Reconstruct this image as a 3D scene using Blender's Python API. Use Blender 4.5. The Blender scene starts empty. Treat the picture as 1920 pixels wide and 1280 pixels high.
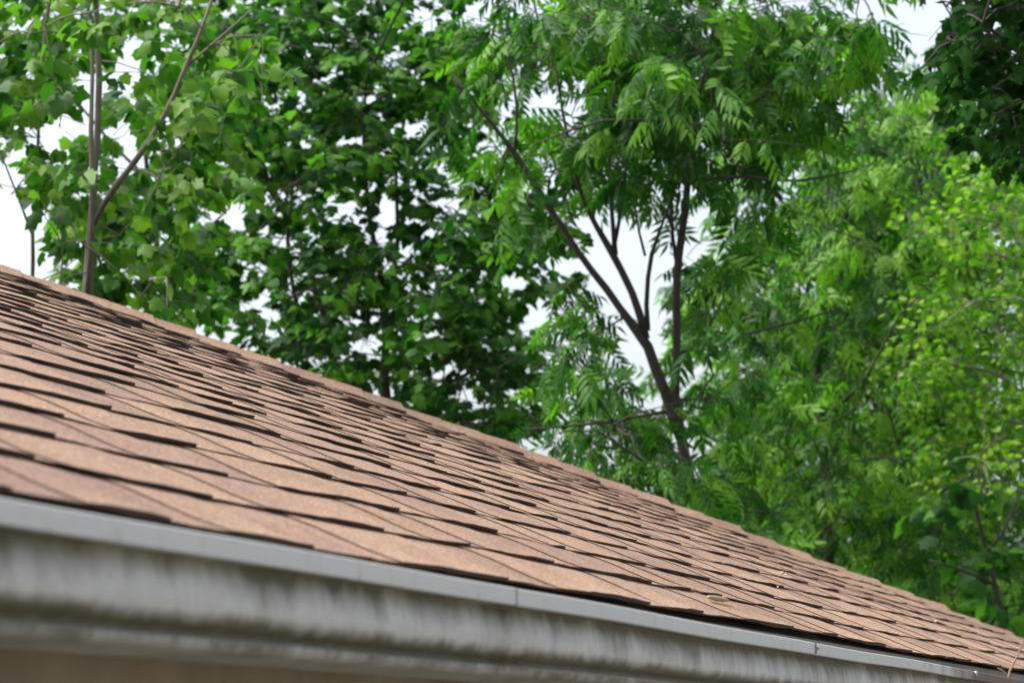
import bpy, bmesh, math, random
import numpy as np
from mathutils import Matrix, Vector

random.seed(11)
rng = np.random.default_rng(11)
sc = bpy.context.scene
R = math.radians

# ------------------------------------------------------------------ camera
CAM = np.array([0.0, 0.0, 2.2])
PSI, THETA = R(19.924), R(9.472)          # heading left of the eave line, tilt upwards
FPX, CX, CY = 4735.0, 960.0, 640.0        # focal length in pixels of the 1920 px wide photograph
Fw = np.array([math.cos(PSI)*math.cos(THETA), math.sin(PSI)*math.cos(THETA), math.sin(THETA)])
Rt = np.array([math.sin(PSI), -math.cos(PSI), 0.0])
Up = np.cross(Rt, Fw)
cd = bpy.data.cameras.new('camera')
cam = bpy.data.objects.new('camera', cd)
sc.collection.objects.link(cam)
sc.camera = cam
M = Matrix(((Rt[0], Up[0], -Fw[0], CAM[0]), (Rt[1], Up[1], -Fw[1], CAM[1]), (Rt[2], Up[2], -Fw[2], CAM[2]), (0, 0, 0, 1)))
cam.matrix_world = M
cd.sensor_width = 36.0
cd.lens = FPX/1920*36
cd.clip_start, cd.clip_end = 0.05, 2000
cd.dof.use_dof = True
cd.dof.focus_distance = 4.6
cd.dof.aperture_fstop = 11.0

# ------------------------------------------------------------------ world, sun, exposure
w = bpy.data.worlds.new('World')
sc.world = w
w.use_nodes = True
nt = w.node_tree
nt.nodes.clear()
SUN_EL, SUN_AZ = R(58), R(112)           # azimuth measured from +X towards +Y
out = nt.nodes.new('ShaderNodeOutputWorld')
bg = nt.nodes.new('ShaderNodeBackground')
sky = nt.nodes.new('ShaderNodeTexSky')
sky.sky_type = 'NISHITA'
sky.sun_disc = False
sky.sun_elevation = SUN_EL
sky.sun_rotation = math.pi/2 - SUN_AZ
sky.dust_density = 6.0
sky.air_density = 1.0
sky.ozone_density = 1.0
hs = nt.nodes.new('ShaderNodeHueSaturation')
hs.inputs['Saturation'].default_value = 0.45
hs.inputs['Value'].default_value = 1.0
bg.inputs['Strength'].default_value = 0.134
nt.links.new(sky.outputs[0], hs.inputs['Color'])
nt.links.new(hs.outputs[0], bg.inputs['Color'])
nt.links.new(bg.outputs[0], out.inputs[0])
sd = bpy.data.lights.new('sun', 'SUN')
sd.energy = 1.5
sd.angle = R(12)
sd.color = (1.0, 0.96, 0.90)
so = bpy.data.objects.new('sun', sd)
sc.collection.objects.link(so)
sdir = Vector((math.cos(SUN_EL)*math.cos(SUN_AZ), math.cos(SUN_EL)*math.sin(SUN_AZ), math.sin(SUN_EL)))
so.rotation_euler = sdir.to_track_quat('Z', 'Y').to_euler()
so.location = sdir*60
sc.view_settings.view_transform = 'Standard'
sc.view_settings.look = 'None'
sc.view_settings.gamma = 1.0
sc.view_settings.use_curve_mapping = False
sc.view_settings.exposure = 1.45

# ------------------------------------------------------------------ helpers
def at(px, py, depth):
    """world point seen at a photograph pixel, `depth` metres along the view axis"""
    r = Fw*FPX + Rt*(px-CX) - Up*(py-CY)
    return CAM + r/FPX*depth

def proj(P):
    P = np.atleast_2d(P) - CAM
    wz = P @ Fw
    wz = np.where(np.abs(wz) < 1e-6, 1e-6, wz)
    return CX + FPX*(P @ Rt)/wz, CY - FPX*(P @ Up)/wz, wz

def obj(name, me, mats=(), parent=None, **props):
    o = bpy.data.objects.new(name, me)
    sc.collection.objects.link(o)
    if me is not None:
        for m in mats:
            if m.name not in [x.name for x in me.materials if x]:
                me.materials.append(m)
    if parent is not None:
        o.parent = parent
    for k, v in props.items():
        o[k] = v
    return o

def empty(name, loc, **props):
    o = obj(name, None, **props)
    o.location = loc
    o.empty_display_size = 0.2
    return o

class MB:
    """collects vertices and faces of ONE mesh"""
    def __init__(s):
        s.v, s.f, s.m = [], [], []
    def add(s, vs, fs, mi=0):
        b = len(s.v)
        s.v += [tuple(map(float, p)) for p in vs]
        for f in fs:
            s.f.append(tuple(b+i for i in f))
            s.m.append(mi)
    def box(s, lo, hi, mi=0):
        x0, y0, z0 = lo; x1, y1, z1 = hi
        s.add([(x0,y0,z0),(x1,y0,z0),(x1,y1,z0),(x0,y1,z0),(x0,y0,z1),(x1,y0,z1),(x1,y1,z1),(x0,y1,z1)],
              [(0,3,2,1),(4,5,6,7),(0,1,5,4),(1,2,6,5),(2,3,7,6),(3,0,4,7)], mi)
    def tube(s, pts, rad, n=6, mi=0, cap=True):
        pts = np.asarray(pts, float)
        rad = np.broadcast_to(np.asarray(rad, float), (len(pts),))
        t = np.gradient(pts, axis=0)
        t /= np.linalg.norm(t, axis=1)[:, None] + 1e-9
        a = np.array([0.31, 0.95, 0.1]) if abs(t[0][2]) > .7 else np.array([0, 0, 1.0])
        vs = []
        for i in range(len(pts)):
            u = np.cross(t[i], a); u /= np.linalg.norm(u) + 1e-9
            v = np.cross(t[i], u)
            for k in range(n):
                g = 2*math.pi*k/n
                vs.append(pts[i] + rad[i]*(math.cos(g)*u + math.sin(g)*v))
        fs = []
        for i in range(len(pts)-1):
            for k in range(n):
                k2 = (k+1) % n
                fs.append((i*n+k, i*n+k2, (i+1)*n+k2, (i+1)*n+k))
        if cap:
            fs.append(tuple(range(n-1, -1, -1)))
            fs.append(tuple((len(pts)-1)*n+k for k in range(n)))
        s.add(vs, fs, mi)
    def mesh(s, name, smooth=False):
        me = bpy.data.meshes.new(name)
        me.from_pydata(s.v, [], s.f)
        if any(s.m):
            me.polygons.foreach_set('material_index', s.m)
        if smooth:
            me.polygons.foreach_set('use_smooth', [True]*len(s.f))
        me.update()
        return me

def big_mesh(name, verts, tris, var=None, smooth=False):
    me = bpy.data.meshes.new(name)
    me.vertices.add(len(verts))
    me.vertices.foreach_set('co', np.ascontiguousarray(verts, np.float32).ravel())
    me.loops.add(len(tris)*3)
    me.loops.foreach_set('vertex_index', np.ascontiguousarray(tris, np.int32).ravel())
    me.polygons.add(len(tris))
    me.polygons.foreach_set('loop_start', np.arange(0, len(tris)*3, 3, dtype=np.int32))
    if var is not None:
        a = me.attributes.new('var', 'FLOAT', 'POINT')
        a.data.foreach_set('value', np.ascontiguousarray(var, np.float32))
    if smooth:
        me.polygons.foreach_set('use_smooth', np.ones(len(tris), dtype=bool))
    me.update(calc_edges=True)
    me.validate()
    return me

# ------------------------------------------------------------------ materials
def mat(name):
    m = bpy.data.materials.new(name)
    m.use_nodes = True
    t = m.node_tree
    b = t.nodes['Principled BSDF']
    return m, t, b, t.nodes['Material Output']

def node(t, kind, **kw):
    n = t.nodes.new(kind)
    for k, v in kw.items():
        if k in n.inputs.keys() if isinstance(k, str) else False:
            n.inputs[k].default_value = v
        else:
            setattr(n, k, v)
    return n

def ramp(t, fac, stops, interp='LINEAR'):
    r = t.nodes.new('ShaderNodeValToRGB')
    r.color_ramp.interpolation = interp
    e = r.color_ramp.elements
    while len(e) < len(stops):
        e.new(0.5)
    for i, (p, c) in enumerate(stops):
        e[i].position = p
        e[i].color = (*c, 1) if len(c) == 3 else c
    t.links.new(fac, r.inputs['Fac'])
    return r.outputs['Color']

def noise(t, vec, scale, detail=3, rough=.55):
    n = t.nodes.new('ShaderNodeTexNoise')
    n.inputs['Scale'].default_value = scale
    n.inputs['Detail'].default_value = detail
    n.inputs['Roughness'].default_value = rough
    if vec is not None:
        t.links.new(vec, n.inputs['Vector'])
    return n.outputs['Fac']

def mix(t, fac, a, b, mode='MIX'):
    n = t.nodes.new('ShaderNodeMix')
    n.data_type = 'RGBA'
    n.blend_type = mode
    for k, v in ((0, fac), (6, a), (7, b)):
        if hasattr(v, 'is_linked') or hasattr(v, 'links'):
            t.links.new(v, n.inputs[k])
        elif k == 0:
            n.inputs[k].default_value = v
        else:
            n.inputs[k].default_value = (*v, 1)
    return n.outputs[2]

def math_(t, op, a, b=None, clamp=False):
    n = t.nodes.new('ShaderNodeMath')
    n.operation = op
    n.use_clamp = clamp
    for k, v in ((0, a), (1, b)):
        if v is None: continue
        if hasattr(v, 'links'): t.links.new(v, n.inputs[k])
        else: n.inputs[k].default_value = v
    return n.outputs[0]

def position(t):
    return t.nodes.new('ShaderNodeNewGeometry').outputs['Position']

def mapped(t, vec, scale):
    n = t.nodes.new('ShaderNodeMapping')
    n.inputs['Scale'].default_value = scale
    t.links.new(vec, n.inputs['Vector'])
    return n.outputs[0]

def bump(t, height, dist, strength, b):
    n = t.nodes.new('ShaderNodeBump')
    n.inputs['Distance'].default_value = dist
    n.inputs['Strength'].default_value = strength
    t.links.new(height, n.inputs['Height'])
    t.links.new(n.outputs[0], b.inputs['Normal'])

def granule_material():
    m, t, b, o = mat('shingle_granules')
    p = position(t)
    info = t.nodes.new('ShaderNodeObjectInfo')
    tone = t.nodes.new('ShaderNodeAttribute'); tone.attribute_name = 'var'
    blotch = noise(t, p, 7.0, 3)
    f = math_(t, 'ADD', math_(t, 'MULTIPLY', blotch, .95), math_(t, 'MULTIPLY', tone.outputs['Fac'], 0.46))
    f = math_(t, 'ADD', f, math_(t, 'MULTIPLY', info.outputs['Random'], 0.22))
    f = math_(t, 'SUBTRACT', f, 0.32)
    base = ramp(t, f, [(0.10, (.258, .172, .113)), (0.38, (.232, .150, .099)), (0.62, (.195, .122, .088)), (0.95, (.142, .088, .074))])
    vo = t.nodes.new('ShaderNodeTexVoronoi'); vo.inputs['Scale'].default_value = 400
    t.links.new(p, vo.inputs['Vector'])
    g = ramp(t, vo.outputs['Color'], [(0.0, (.18, .16, .16)), (.32, (.82, .81, .81)), (.68, (1.12, 1.12, 1.12)), (1.0, (2.3, 2.25, 2.1))])
    c = mix(t, 1.0, base, g, 'MULTIPLY')
    g2 = ramp(t, noise(t, p, 260, 2, .7), [(.25, (.62, .60, .60)), (.5, (1, 1, 1)), (.78, (1.38, 1.36, 1.3))])
    c = mix(t, 1.0, c, g2, 'MULTIPLY')
    dirt = ramp(t, noise(t, p, 2.3, 4), [(.46, (1.06, 1.06, 1.06)), (.74, (.74, .71, .69))])
    c = mix(t, 1.0, c, dirt, 'MULTIPLY')
    t.links.new(c, b.inputs['Base Color'])
    b.inputs['Roughness'].default_value = .82
    b.inputs['Specular IOR Level'].default_value = .35
    bump(t, vo.outputs['Distance'], .0012, .6, b)
    return m

def plain(name, col, rough=.8, var=.25, scale=20, metallic=0, stretch=(1, 1, 1)):
    m, t, b, o = mat(name)
    p = mapped(t, position(t), stretch)
    n = noise(t, p, scale, 4)
    c = ramp(t, n, [(.25, tuple(x*(1-var) for x in col)), (.75, tuple(x*(1+var) for x in col))])
    t.links.new(c, b.inputs['Base Color'])
    b.inputs['Roughness'].default_value = rough
    b.inputs['Metallic'].default_value = metallic
    bump(t, n, .002, .4, b)
    return m

def gutter_material():
    m, t, b, o = mat('stained_white_aluminium')
    p = position(t)
    pr = t.nodes.new('ShaderNodeAttribute'); pr.attribute_name = 'var'   # 0 lip top .. 1 bottom edge of the face
    v = pr.outputs['Fac']
    streak = noise(t, mapped(t, p, (1, .3, .35)), 70, 4, .6)
    patch = noise(t, mapped(t, p, (1, .02, .3)), 6.5, 3, .55)
    fine = noise(t, mapped(t, p, (1, 1, .55)), 42, 4, .62)
    # moss hanging below the lip, its depth wandering along the gutter
    deep = ramp(t, patch, [(.28, (.16, .16, .16)), (.68, (.62, .62, .62))])
    deep = math_(t, 'ADD', deep, math_(t, 'MULTIPLY', math_(t, 'SUBTRACT', fine, .5), .42))
    rel = math_(t, 'SUBTRACT', deep, math_(t, 'SUBTRACT', v, .20))
    moss_up = ramp(t, rel, [(-.0, (0, 0, 0)), (.12, (.30, .30, .30)), (.36, (1, 1, 1))])
    below_lip = ramp(t, v, [(.185, (0, 0, 0)), (.20, (1, 1, 1))])
    moss_up = mix(t, 1.0, moss_up, below_lip, 'MULTIPLY')
    # dirt line in the crease above the lower bead
    d2 = math_(t, 'ABSOLUTE', math_(t, 'SUBTRACT', v, .845))
    cw = math_(t, 'ADD', math_(t, 'MULTIPLY', patch, .26), math_(t, 'MULTIPLY', fine, .22))
    crease = ramp(t, math_(t, 'SUBTRACT', cw, d2), [(.02, (0, 0, 0)), (.15, (1, 1, 1))])
    drips = ramp(t, noise(t, mapped(t, p, (1, .02, .03)), 85, 2, .6), [(.66, (0, 0, 0)), (.76, (.16, .16, .16))])
    drips = mix(t, 1.0, drips, below_lip, 'MULTIPLY')
    stain = math_(t, 'MAXIMUM', math_(t, 'MAXIMUM', moss_up, crease), drips)
    white = ramp(t, noise(t, mapped(t, p, (1, .4, .2)), 40, 3), [(.3, (.46, .455, .44)), (.7, (.56, .555, .54))])
    lipm = ramp(t, v, [(.19, (1, 1, 1)), (.21, (0, 0, 0))])
    white = mix(t, lipm, white, (.54, .54, .53))
    moss = ramp(t, noise(t, p, 60, 3), [(.35, (.042, .034, .012)), (.65, (.085, .078, .026))])
    c = mix(t, math_(t, 'MULTIPLY', stain, .88), white, moss)
    specks = ramp(t, noise(t, mapped(t, p, (1, .3, .5)), 130, 2), [(.66, (1, 1, 1)), (.74, (.78, .74, .66))])
    c = mix(t, 1.0, c, specks, 'MULTIPLY')
    c = mix(t, math_(t, 'MULTIPLY', ramp(t, noise(t, mapped(t, p, (1, .5, .5)), 38, 4, .7), [(.55, (0, 0, 0)), (.75, (1, 1, 1))]), .38), c, (.30, .27, .19))
    # paint worn to red-brown primer at the far end of the lip
    sx = t.nodes.new('ShaderNodeSeparateXYZ'); t.links.new(p, sx.inputs[0])
    far = math_(t, 'ADD', sx.outputs['X'], math_(t, 'MULTIPLY', math_(t, 'SUBTRACT', noise(t, p, 18, 3), .5), .8))
    rust = ramp(t, math_(t, 'SUBTRACT', far, 4.2), [(.35, (0, 0, 0)), (.85, (1, 1, 1))])
    lip = ramp(t, v, [(.19, (1, 1, 1)), (.21, (0, 0, 0))])
    c = mix(t, mix(t, 1.0, rust, lip, 'MULTIPLY'), c, (.11, .055, .04))
    t.links.new(c, b.inputs['Base Color'])
    b.inputs['Roughness'].default_value = .5
    b.inputs['Specular IOR Level'].default_value = .4
    bump(t, streak, .001, .25, b)
    return m

def leaf_material(name, dark, mid, light, trans=.45, rough=.55, spec=.25):
    m, t, b, o = mat(name)
    a = t.nodes.new('ShaderNodeAttribute'); a.attribute_name = 'var'
    c = ramp(t, a.outputs['Fac'], [(0, dark), (.5, mid), (1, light)])
    t.links.new(c, b.inputs['Base Color'])
    b.inputs['Roughness'].default_value = rough
    b.inputs['Specular IOR Level'].default_value = spec
    tr = t.nodes.new('ShaderNodeBsdfTranslucent')
    tc = mix(t, 1.0, c, (1.0, 1.45, .5), 'MULTIPLY')
    t.links.new(tc, tr.inputs['Color'])
    mx = t.nodes.new('ShaderNodeMixShader')
    mx.inputs[0].default_value = trans
    t.links.new(b.outputs[0], mx.inputs[1])
    t.links.new(tr.outputs[0], mx.inputs[2])
    t.links.new(mx.outputs[0], o.inputs['Surface'])
    return m

MAT = dict(
    granules=granule_material(),
    edge=plain('worn_shingle_edge', (.048, .028, .021), .9, .7, 300),
    asphalt=plain('asphalt_edge', (.026, .019, .016), .9, .85, 330),
    gutter=gutter_material(),
    gutter_in=plain('gutter_inside', (.16, .155, .13), .7, .35, 30),
    drip=plain('weathered_drip_edge', (.20, .195, .17), .6, .3, 30),
    fascia=plain('weathered_fascia_paint', (.27, .225, .165), .75, .25, 14, stretch=(1, 1, .45)),
    wall=plain('wall_paint', (.42, .38, .31), .8, .1, 8),
    metal=plain('dull_zinc', (.45, .45, .46), .45, .2, 60, metallic=.6),
    debris=plain('dry_straw', (.36, .29, .17), .8, .2, 120),
    pale=plain('pale_dry_seed', (.40, .30, .18), .8, .15, 150),
    twig=plain('dry_twig_bark', (.16, .09, .05), .85, .3, 90),
    bark_pale=plain('grey_brown_bark', (.150, .132, .108), .9, .4, 26, stretch=(1, 1, .25)),
    bark_dark=plain('dark_bark', (.030, .026, .022), .9, .4, 26, stretch=(1, 1, .25)),
    grass=plain('gravel_and_dry_grass', (.125, .115, .085), .9, .3, 1.2),
)

# ------------------------------------------------------------------ the setting
g = MB(); g.add([(-600, -600, 0), (600, -600, 0), (600, 600, 0), (-600, 600, 0)], [(0, 1, 2, 3)])
obj('ground', g.mesh('ground'), [MAT['grass']], kind='structure')

# ------------------------------------------------------------------ the house
Z = CAM[2]
D_E = 0.95                # eave edge of the shingles, metres from the camera's path
XC = 9.80                 # hip corner along the eave
XL = -2.2                 # where the built roof ends, behind the photographer
T_R = 3.95                # half depth of the roof (eave to ridge, level)
def roof_z(X, s):
    return Z + .184 + .007*(X-1.5) + .43*s - .008*s*s
house = empty('house', (XC-6, 3, 0), label='low house with tan shingle hip roof and stained white gutter', category='house')

# walls, soffit, fascia
HO = Vector((XC-6, 3, 0))
def hobj(name, me, mats, parent=house, **kw):
    o = obj(name, me, mats, parent, **kw)
    if parent is house: o.location = -HO      # house origin is moved; parts are written in world space
    return o
m = MB(); m.box((XL+.3, 1.35, -.05), (XC-.4, 1.5, Z+.035)); m.box((XC-.55, 1.5, -.05), (XC-.4, 2*T_R+.5, Z+.035))
m.box((XL+.3, 1.5, -.05), (XL+.45, 2*T_R+.5, Z+.035))
hobj('wall', m.mesh('wall'), [MAT['wall']])
m = MB(); m.box((XL, .999, Z-.005), (XC-.03, 1.349, Z+.012))
hobj('soffit', m.mesh('soffit'), [MAT['wall']])
m = MB()
nx = 60
for i in range(nx):
    xa, xb = XL+(XC-.03-XL)*i/nx, XL+(XC-.03-XL)*(i+1)/nx
    ta, tb = roof_z(xa, .03)-.022, roof_z(xb, .03)-.022
    m.add([(xa, .975, Z-.03), (xb, .975, Z-.03), (xb, .975, tb), (xa, .975, ta), (xa, .998, Z-.03), (xb, .998, Z-.03), (xb, .998, tb), (xa, .998, ta)],
          [(0, 1, 2, 3), (5, 4, 7, 6), (3, 2, 6, 7), (1, 0, 4, 5)])
hobj('fascia', m.mesh('fascia'), [MAT['fascia']])

# roof deck: both long slopes and the hip end
m = MB()
def deck_pt(X, s): return (X, D_E+.02+s, roof_z(X, s+.02)-.016)
NS = 24
rows = [i/NS*T_R for i in range(NS+1)]
vs, fs = [], []
for s in rows:
    for X in (XL, XC-s-.02): vs.append(deck_pt(X, s))
for i in range(NS): fs.append((2*i, 2*i+1, 2*i+3, 2*i+2))
m.add(vs, fs)
YB = 2*(D_E+T_R)          # mirror for the back slope
m.add([(x, YB-y, z) for x, y, z in vs], [tuple(reversed(f)) for f in fs])
vs = []
for s in rows:
    a = deck_pt(XC-s-.02, s)
    vs += [a, (a[0], YB-a[1], a[2])]
m.add(vs, fs)
roof = hobj('roof', m.mesh('roof'), [MAT['asphalt']])
roof['label'] = 'tan and pinkish laminated shingles laid in overlapping courses'

# --- shingles: laminated strips with raised teeth
SH_L, EXPO, SH_H = 1.0, .136, .18
STEP = .125
def undulate(X, s):
    return .0022*math.sin(2.1*X+.9*s) + .0010*math.sin(4.7*X-2.3*s+1) + .0006*math.sin(11.3*X+7*s) + .0004*math.sin(19*X-31*s+2)
def shingle_mesh(name, seed, X0, S0, length=SH_L):
    r = random.Random(seed)
    m = MB(); tones = []
    ph = [r.uniform(0, 6.28) for _ in range(4)]
    amp = r.uniform(.0001, .0006)*(2.2 if r.random() < .08 else 1)
    def surf(x, y):
        z = .0054 - .0305*y - .0010*math.sin(2*math.pi*min(y, EXPO)/EXPO)
        fade = max(0, 1-y/.12)
        z += undulate(X0+x, S0+y) + fade*(amp*math.sin(9*x+ph[0]) + .0003*math.sin(31*x+ph[1]))
        return z
    def slab(x0, x1, y0, y1, zoff, th, tone, tapx=0, front=1, thin=None):
        n = max(2, int((x1-x0)/.035)+1)
        xs = [x0+(x1-x0)*i/n for i in range(n+1)]
        ys = [y0, y0+.012, .034, .06, .09, .115, y1]
        b = len(m.v); nv = 0
        vs = []
        for lay in (1, 0):
            for j, y in enumerate(ys):
                for i, x in enumerate(xs):
                    u = (y-y0)/(y1-y0)
                    xx = x + (tapx*u*(1 if i == 0 else -1 if i == n else 0))
                    yy = y + (r.uniform(-.0016, .0016)+.0012*math.sin(21*x+ph[2]) if j == 0 and lay else 0)
                    if j == 0 and not lay: yy = vs[i][1]+r.uniform(-.0004, .0004)
                    zz = surf(xx, yy)+zoff+((th if thin is None else thin+(th*min(1, .45+.8*(i/n)**.8)-thin)*math.exp(-max(0, yy)/.022)) if lay else 0)
                    if lay and j == 0: zz += r.uniform(-.0005, .0005)
                    vs.append((xx, yy, zz))
        W = n+1; H = len(ys); B = W*H
        f0, f1 = [], []
        for j in range(H-1):
            for i in range(n):
                f0.append((j*W+i, j*W+i+1, (j+1)*W+i+1, (j+1)*W+i))
        fb = [(B+i, B+i+1, i+1, i) for i in range(n)]
        for j in range(H-1):
            f1.append((j*W, (j+1)*W, B+(j+1)*W, B+j*W))
            f1.append((j*W+n, B+j*W+n, B+(j+1)*W+n, (j+1)*W+n))
        m.add(vs, f0, 0)
        m.v = m.v[:b]+[tuple(v) for v in vs]
        for f in f1:
            m.f.append(tuple(b+i for i in f)); m.m.append(2)
        for f in fb:
            m.f.append(tuple(b+i for i in f)); m.m.append(front)
        tones.extend([tone]*len(vs))
    slab(0, length, 0, SH_H, 0, .0023, r.uniform(.3, .8), front=2)
    x = r.uniform(-.03, .10)
    while x < length-.06:
        wd = r.choice([.14, .18, .22, .26, .30, .36])*r.uniform(.9, 1.1)
        x1 = min(x+wd, length-.001)
        x0 = max(x, .001)
        if x1-x0 > .05:
            slab(x0, x1, -.0015, .155, .0024, .0026+r.uniform(0, .0014), r.uniform(0, .75), .006, thin=.0016)
        x = x1 + r.choice([.08, .11, .14, .18, .22])*r.uniform(.9, 1.1)
    me = m.mesh(name)
    a = me.attributes.new('var', 'FLOAT', 'POINT')
    a.data.foreach_set('value', tones)
    return me

def shingle_matrix(X, s, dz=0, roll=0, pitch=0, yaw=0):
    a = Vector((1, 0, .007)).normalized()
    b = Vector((0, 1, .43-.016*(s+.07)))
    b = (b - a*b.dot(a)).normalized()
    n = a.cross(b)
    P = Vector((X, D_E+s, roof_z(X, s))) + n*dz
    Mx = Matrix((a, b, n)).transposed().to_4x4()
    Mx = Matrix.Translation(P) @ Mx @ Matrix.Rotation(yaw, 4, 'Z') @ Matrix.Rotation(roll, 4, 'Y') @ Matrix.Rotation(pitch, 4, 'X')
    return Mx

placed = []
k = 0
prev = .0
while k*STEP < T_R-.05:
    s = k*STEP
    hipx = XC - s
    off = (prev + random.choice([.27, .35, .42, .58, .64])) % SH_L
    prev = off
    X = XL - off
    while X < hipx-.01:
        if X + SH_L > XL:
            so_ = s + random.uniform(-.002, .002)
            Mx = shingle_matrix(X, so_, 0, 0, 0, random.gauss(0, .0012))
            placed.append((X, so_, len(placed), Mx, X+SH_L > hipx-.25))
        X += SH_L + .002
    k += 1
HIP_N = Vector((1, 1, 0)).normalized()
out_bm = bmesh.new()
n_in = 0
roof_inv = Matrix.Translation(-HO)
for X, s, v, Mx, cut in placed:
    c = np.array([Mx @ Vector((x, y, .005)) for x in (0, .25, .5, .75, 1) for y in (0, .14)])
    px, py, dz = proj(c)
    seen = bool(np.any((dz > .3) & (px > -20) & (px < 1940) & (py > 300) & (py < 1310)))
    me = shingle_mesh('shingle', 100+v, X, s)
    for mm in ('granules', 'asphalt', 'edge'): me.materials.append(MAT[mm])
    if cut:
        bm = bmesh.new(); bm.from_mesh(me)
        inv = Mx.inverted()
        pc = inv @ Vector((XC-.004, D_E, Z)); pn = (inv.to_3x3() @ HIP_N).normalized()
        bmesh.ops.bisect_plane(bm, geom=bm.verts[:]+bm.edges[:]+bm.faces[:], plane_co=pc, plane_no=pn, clear_outer=True)
        if len(bm.faces) == 0:
            bm.free(); continue
        me2 = bpy.data.meshes.new('shingle'); bm.to_mesh(me2); bm.free()
        me2.materials.append(MAT['granules']); me2.materials.append(MAT['asphalt']); me2.materials.append(MAT['edge'])
        me = me2
    if seen and n_in < 299:
        o = obj('shingle', me, (), roof)
        o.matrix_local = Mx
        n_in += 1
    else:
        t0 = len(out_bm.verts)
        bm = bmesh.new(); bm.from_mesh(me); bm.transform(Mx)
        tmp = bpy.data.meshes.new('tmp'); bm.to_mesh(tmp); bm.free()
        out_bm.from_mesh(tmp); bpy.data.meshes.remove(tmp)
print('shingles in view', n_in, 'all', len(placed))
me = bpy.data.meshes.new('shingle_field'); out_bm.to_mesh(me); out_bm.free()
obj('shingle_field', me, [MAT['granules'], MAT['asphalt'], MAT['edge']], roof, kind='stuff')

# --- hip caps: folded pieces lapped up the hip
hdir = Vector((-1, 1, .43)).normalized()
fr = Vector((-1, 0, .007)).normalized()            # out over the front slope, level
fr = (fr - hdir*fr.dot(hdir)).normalized()
nr = Vector((0, 1, 0)); nr = (nr - hdir*nr.dot(hdir)).normalized()     # out over the end slope
def cap_mesh(seed):
    r = random.Random(seed)
    m = MB()
    Wd, Ln, th = .09, .25, .0070
    up = Vector((0, 0, 1)); up = (up - hdir*up.dot(hdir)).normalized()
    prof = []
    for u in (-1, -.55, -.12, 0, .12, .55, 1):
        base = (fr if u < 0 else nr)*abs(u)*Wd
        # end slope falls away from the hip, front slope too
        prof.append(base - up*(.02*abs(u) if abs(u) > .2 else 0))
    ys = [0, .05, .145, Ln]
    vs = []
    for lay in (1, 0):
        for y in ys:
            for i, p in enumerate(prof):
                lift = .0215 - .072*y + r.uniform(-.0008, .0008)
                vs.append(p + hdir*(y+(r.uniform(-.002, .002) if y == 0 else 0)) + up*(lift + (th if lay else 0)))
    W, H = len(prof), len(ys); B = W*H
    m.add(vs, [(j*W+i, (j+1)*W+i, (j+1)*W+i+1, j*W+i+1) for j in range(H-1) for i in range(W-1)])
    for f in [(B+i, i, i+1, B+i+1) for i in range(W-1)] + [(j*W, B+j*W, B+(j+1)*W, (j+1)*W) for j in range(H-1)] + [(j*W+W-1, (j+1)*W+W-1, B+(j+1)*W+W-1, B+j*W+W-1) for j in range(H-1)]:
        m.f.append(f); m.m.append(1)
    me = m.mesh('hip_cap')
    a = me.attributes.new('var', 'FLOAT', 'POINT'); a.data.foreach_set('value', [r.uniform(.3, .95)]*len(vs))
    me.materials.append(MAT['granules']); me.materials.append(MAT['asphalt'])
    return me
caps = [cap_mesh(i) for i in range(6)]
ti = 0.0
i = 0
while ti < T_R-.1:
    P = Vector((XC-ti, D_E+ti, roof_z(XC-ti, ti)-.013+.0026*ti+.014*math.sin(math.pi*min(1, ti/3.3))))
    o = obj('hip_cap', caps[random.randrange(6)], (), roof)
    o.location = P + Vector((0, 0, random.gauss(0, .0018)))
    o.rotation_euler = (random.gauss(0, .006), random.gauss(0, .006), random.gauss(0, .009))
    ti += .148/math.sqrt(2+.43**2)*1.0
    i += 1

# drip edge below the first course
m = MB()
for i in range(nx):
    xa, xb = XL+(XC-.03-XL)*i/nx, XL+(XC-.03-XL)*(i+1)/nx
    za, zb = roof_z(xa, .01)-.006, roof_z(xb, .01)-.006
    m.add([(xa, .962, za-.014), (xb, .962, zb-.014), (xb, .962, zb), (xa, .962, za), (xa, 1.06, za+.038), (xb, 1.06, zb+.038)],
          [(0, 1, 2, 3), (3, 2, 5, 4)])
hobj('drip_edge', m.mesh('drip_edge'), [MAT['drip']])

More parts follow.
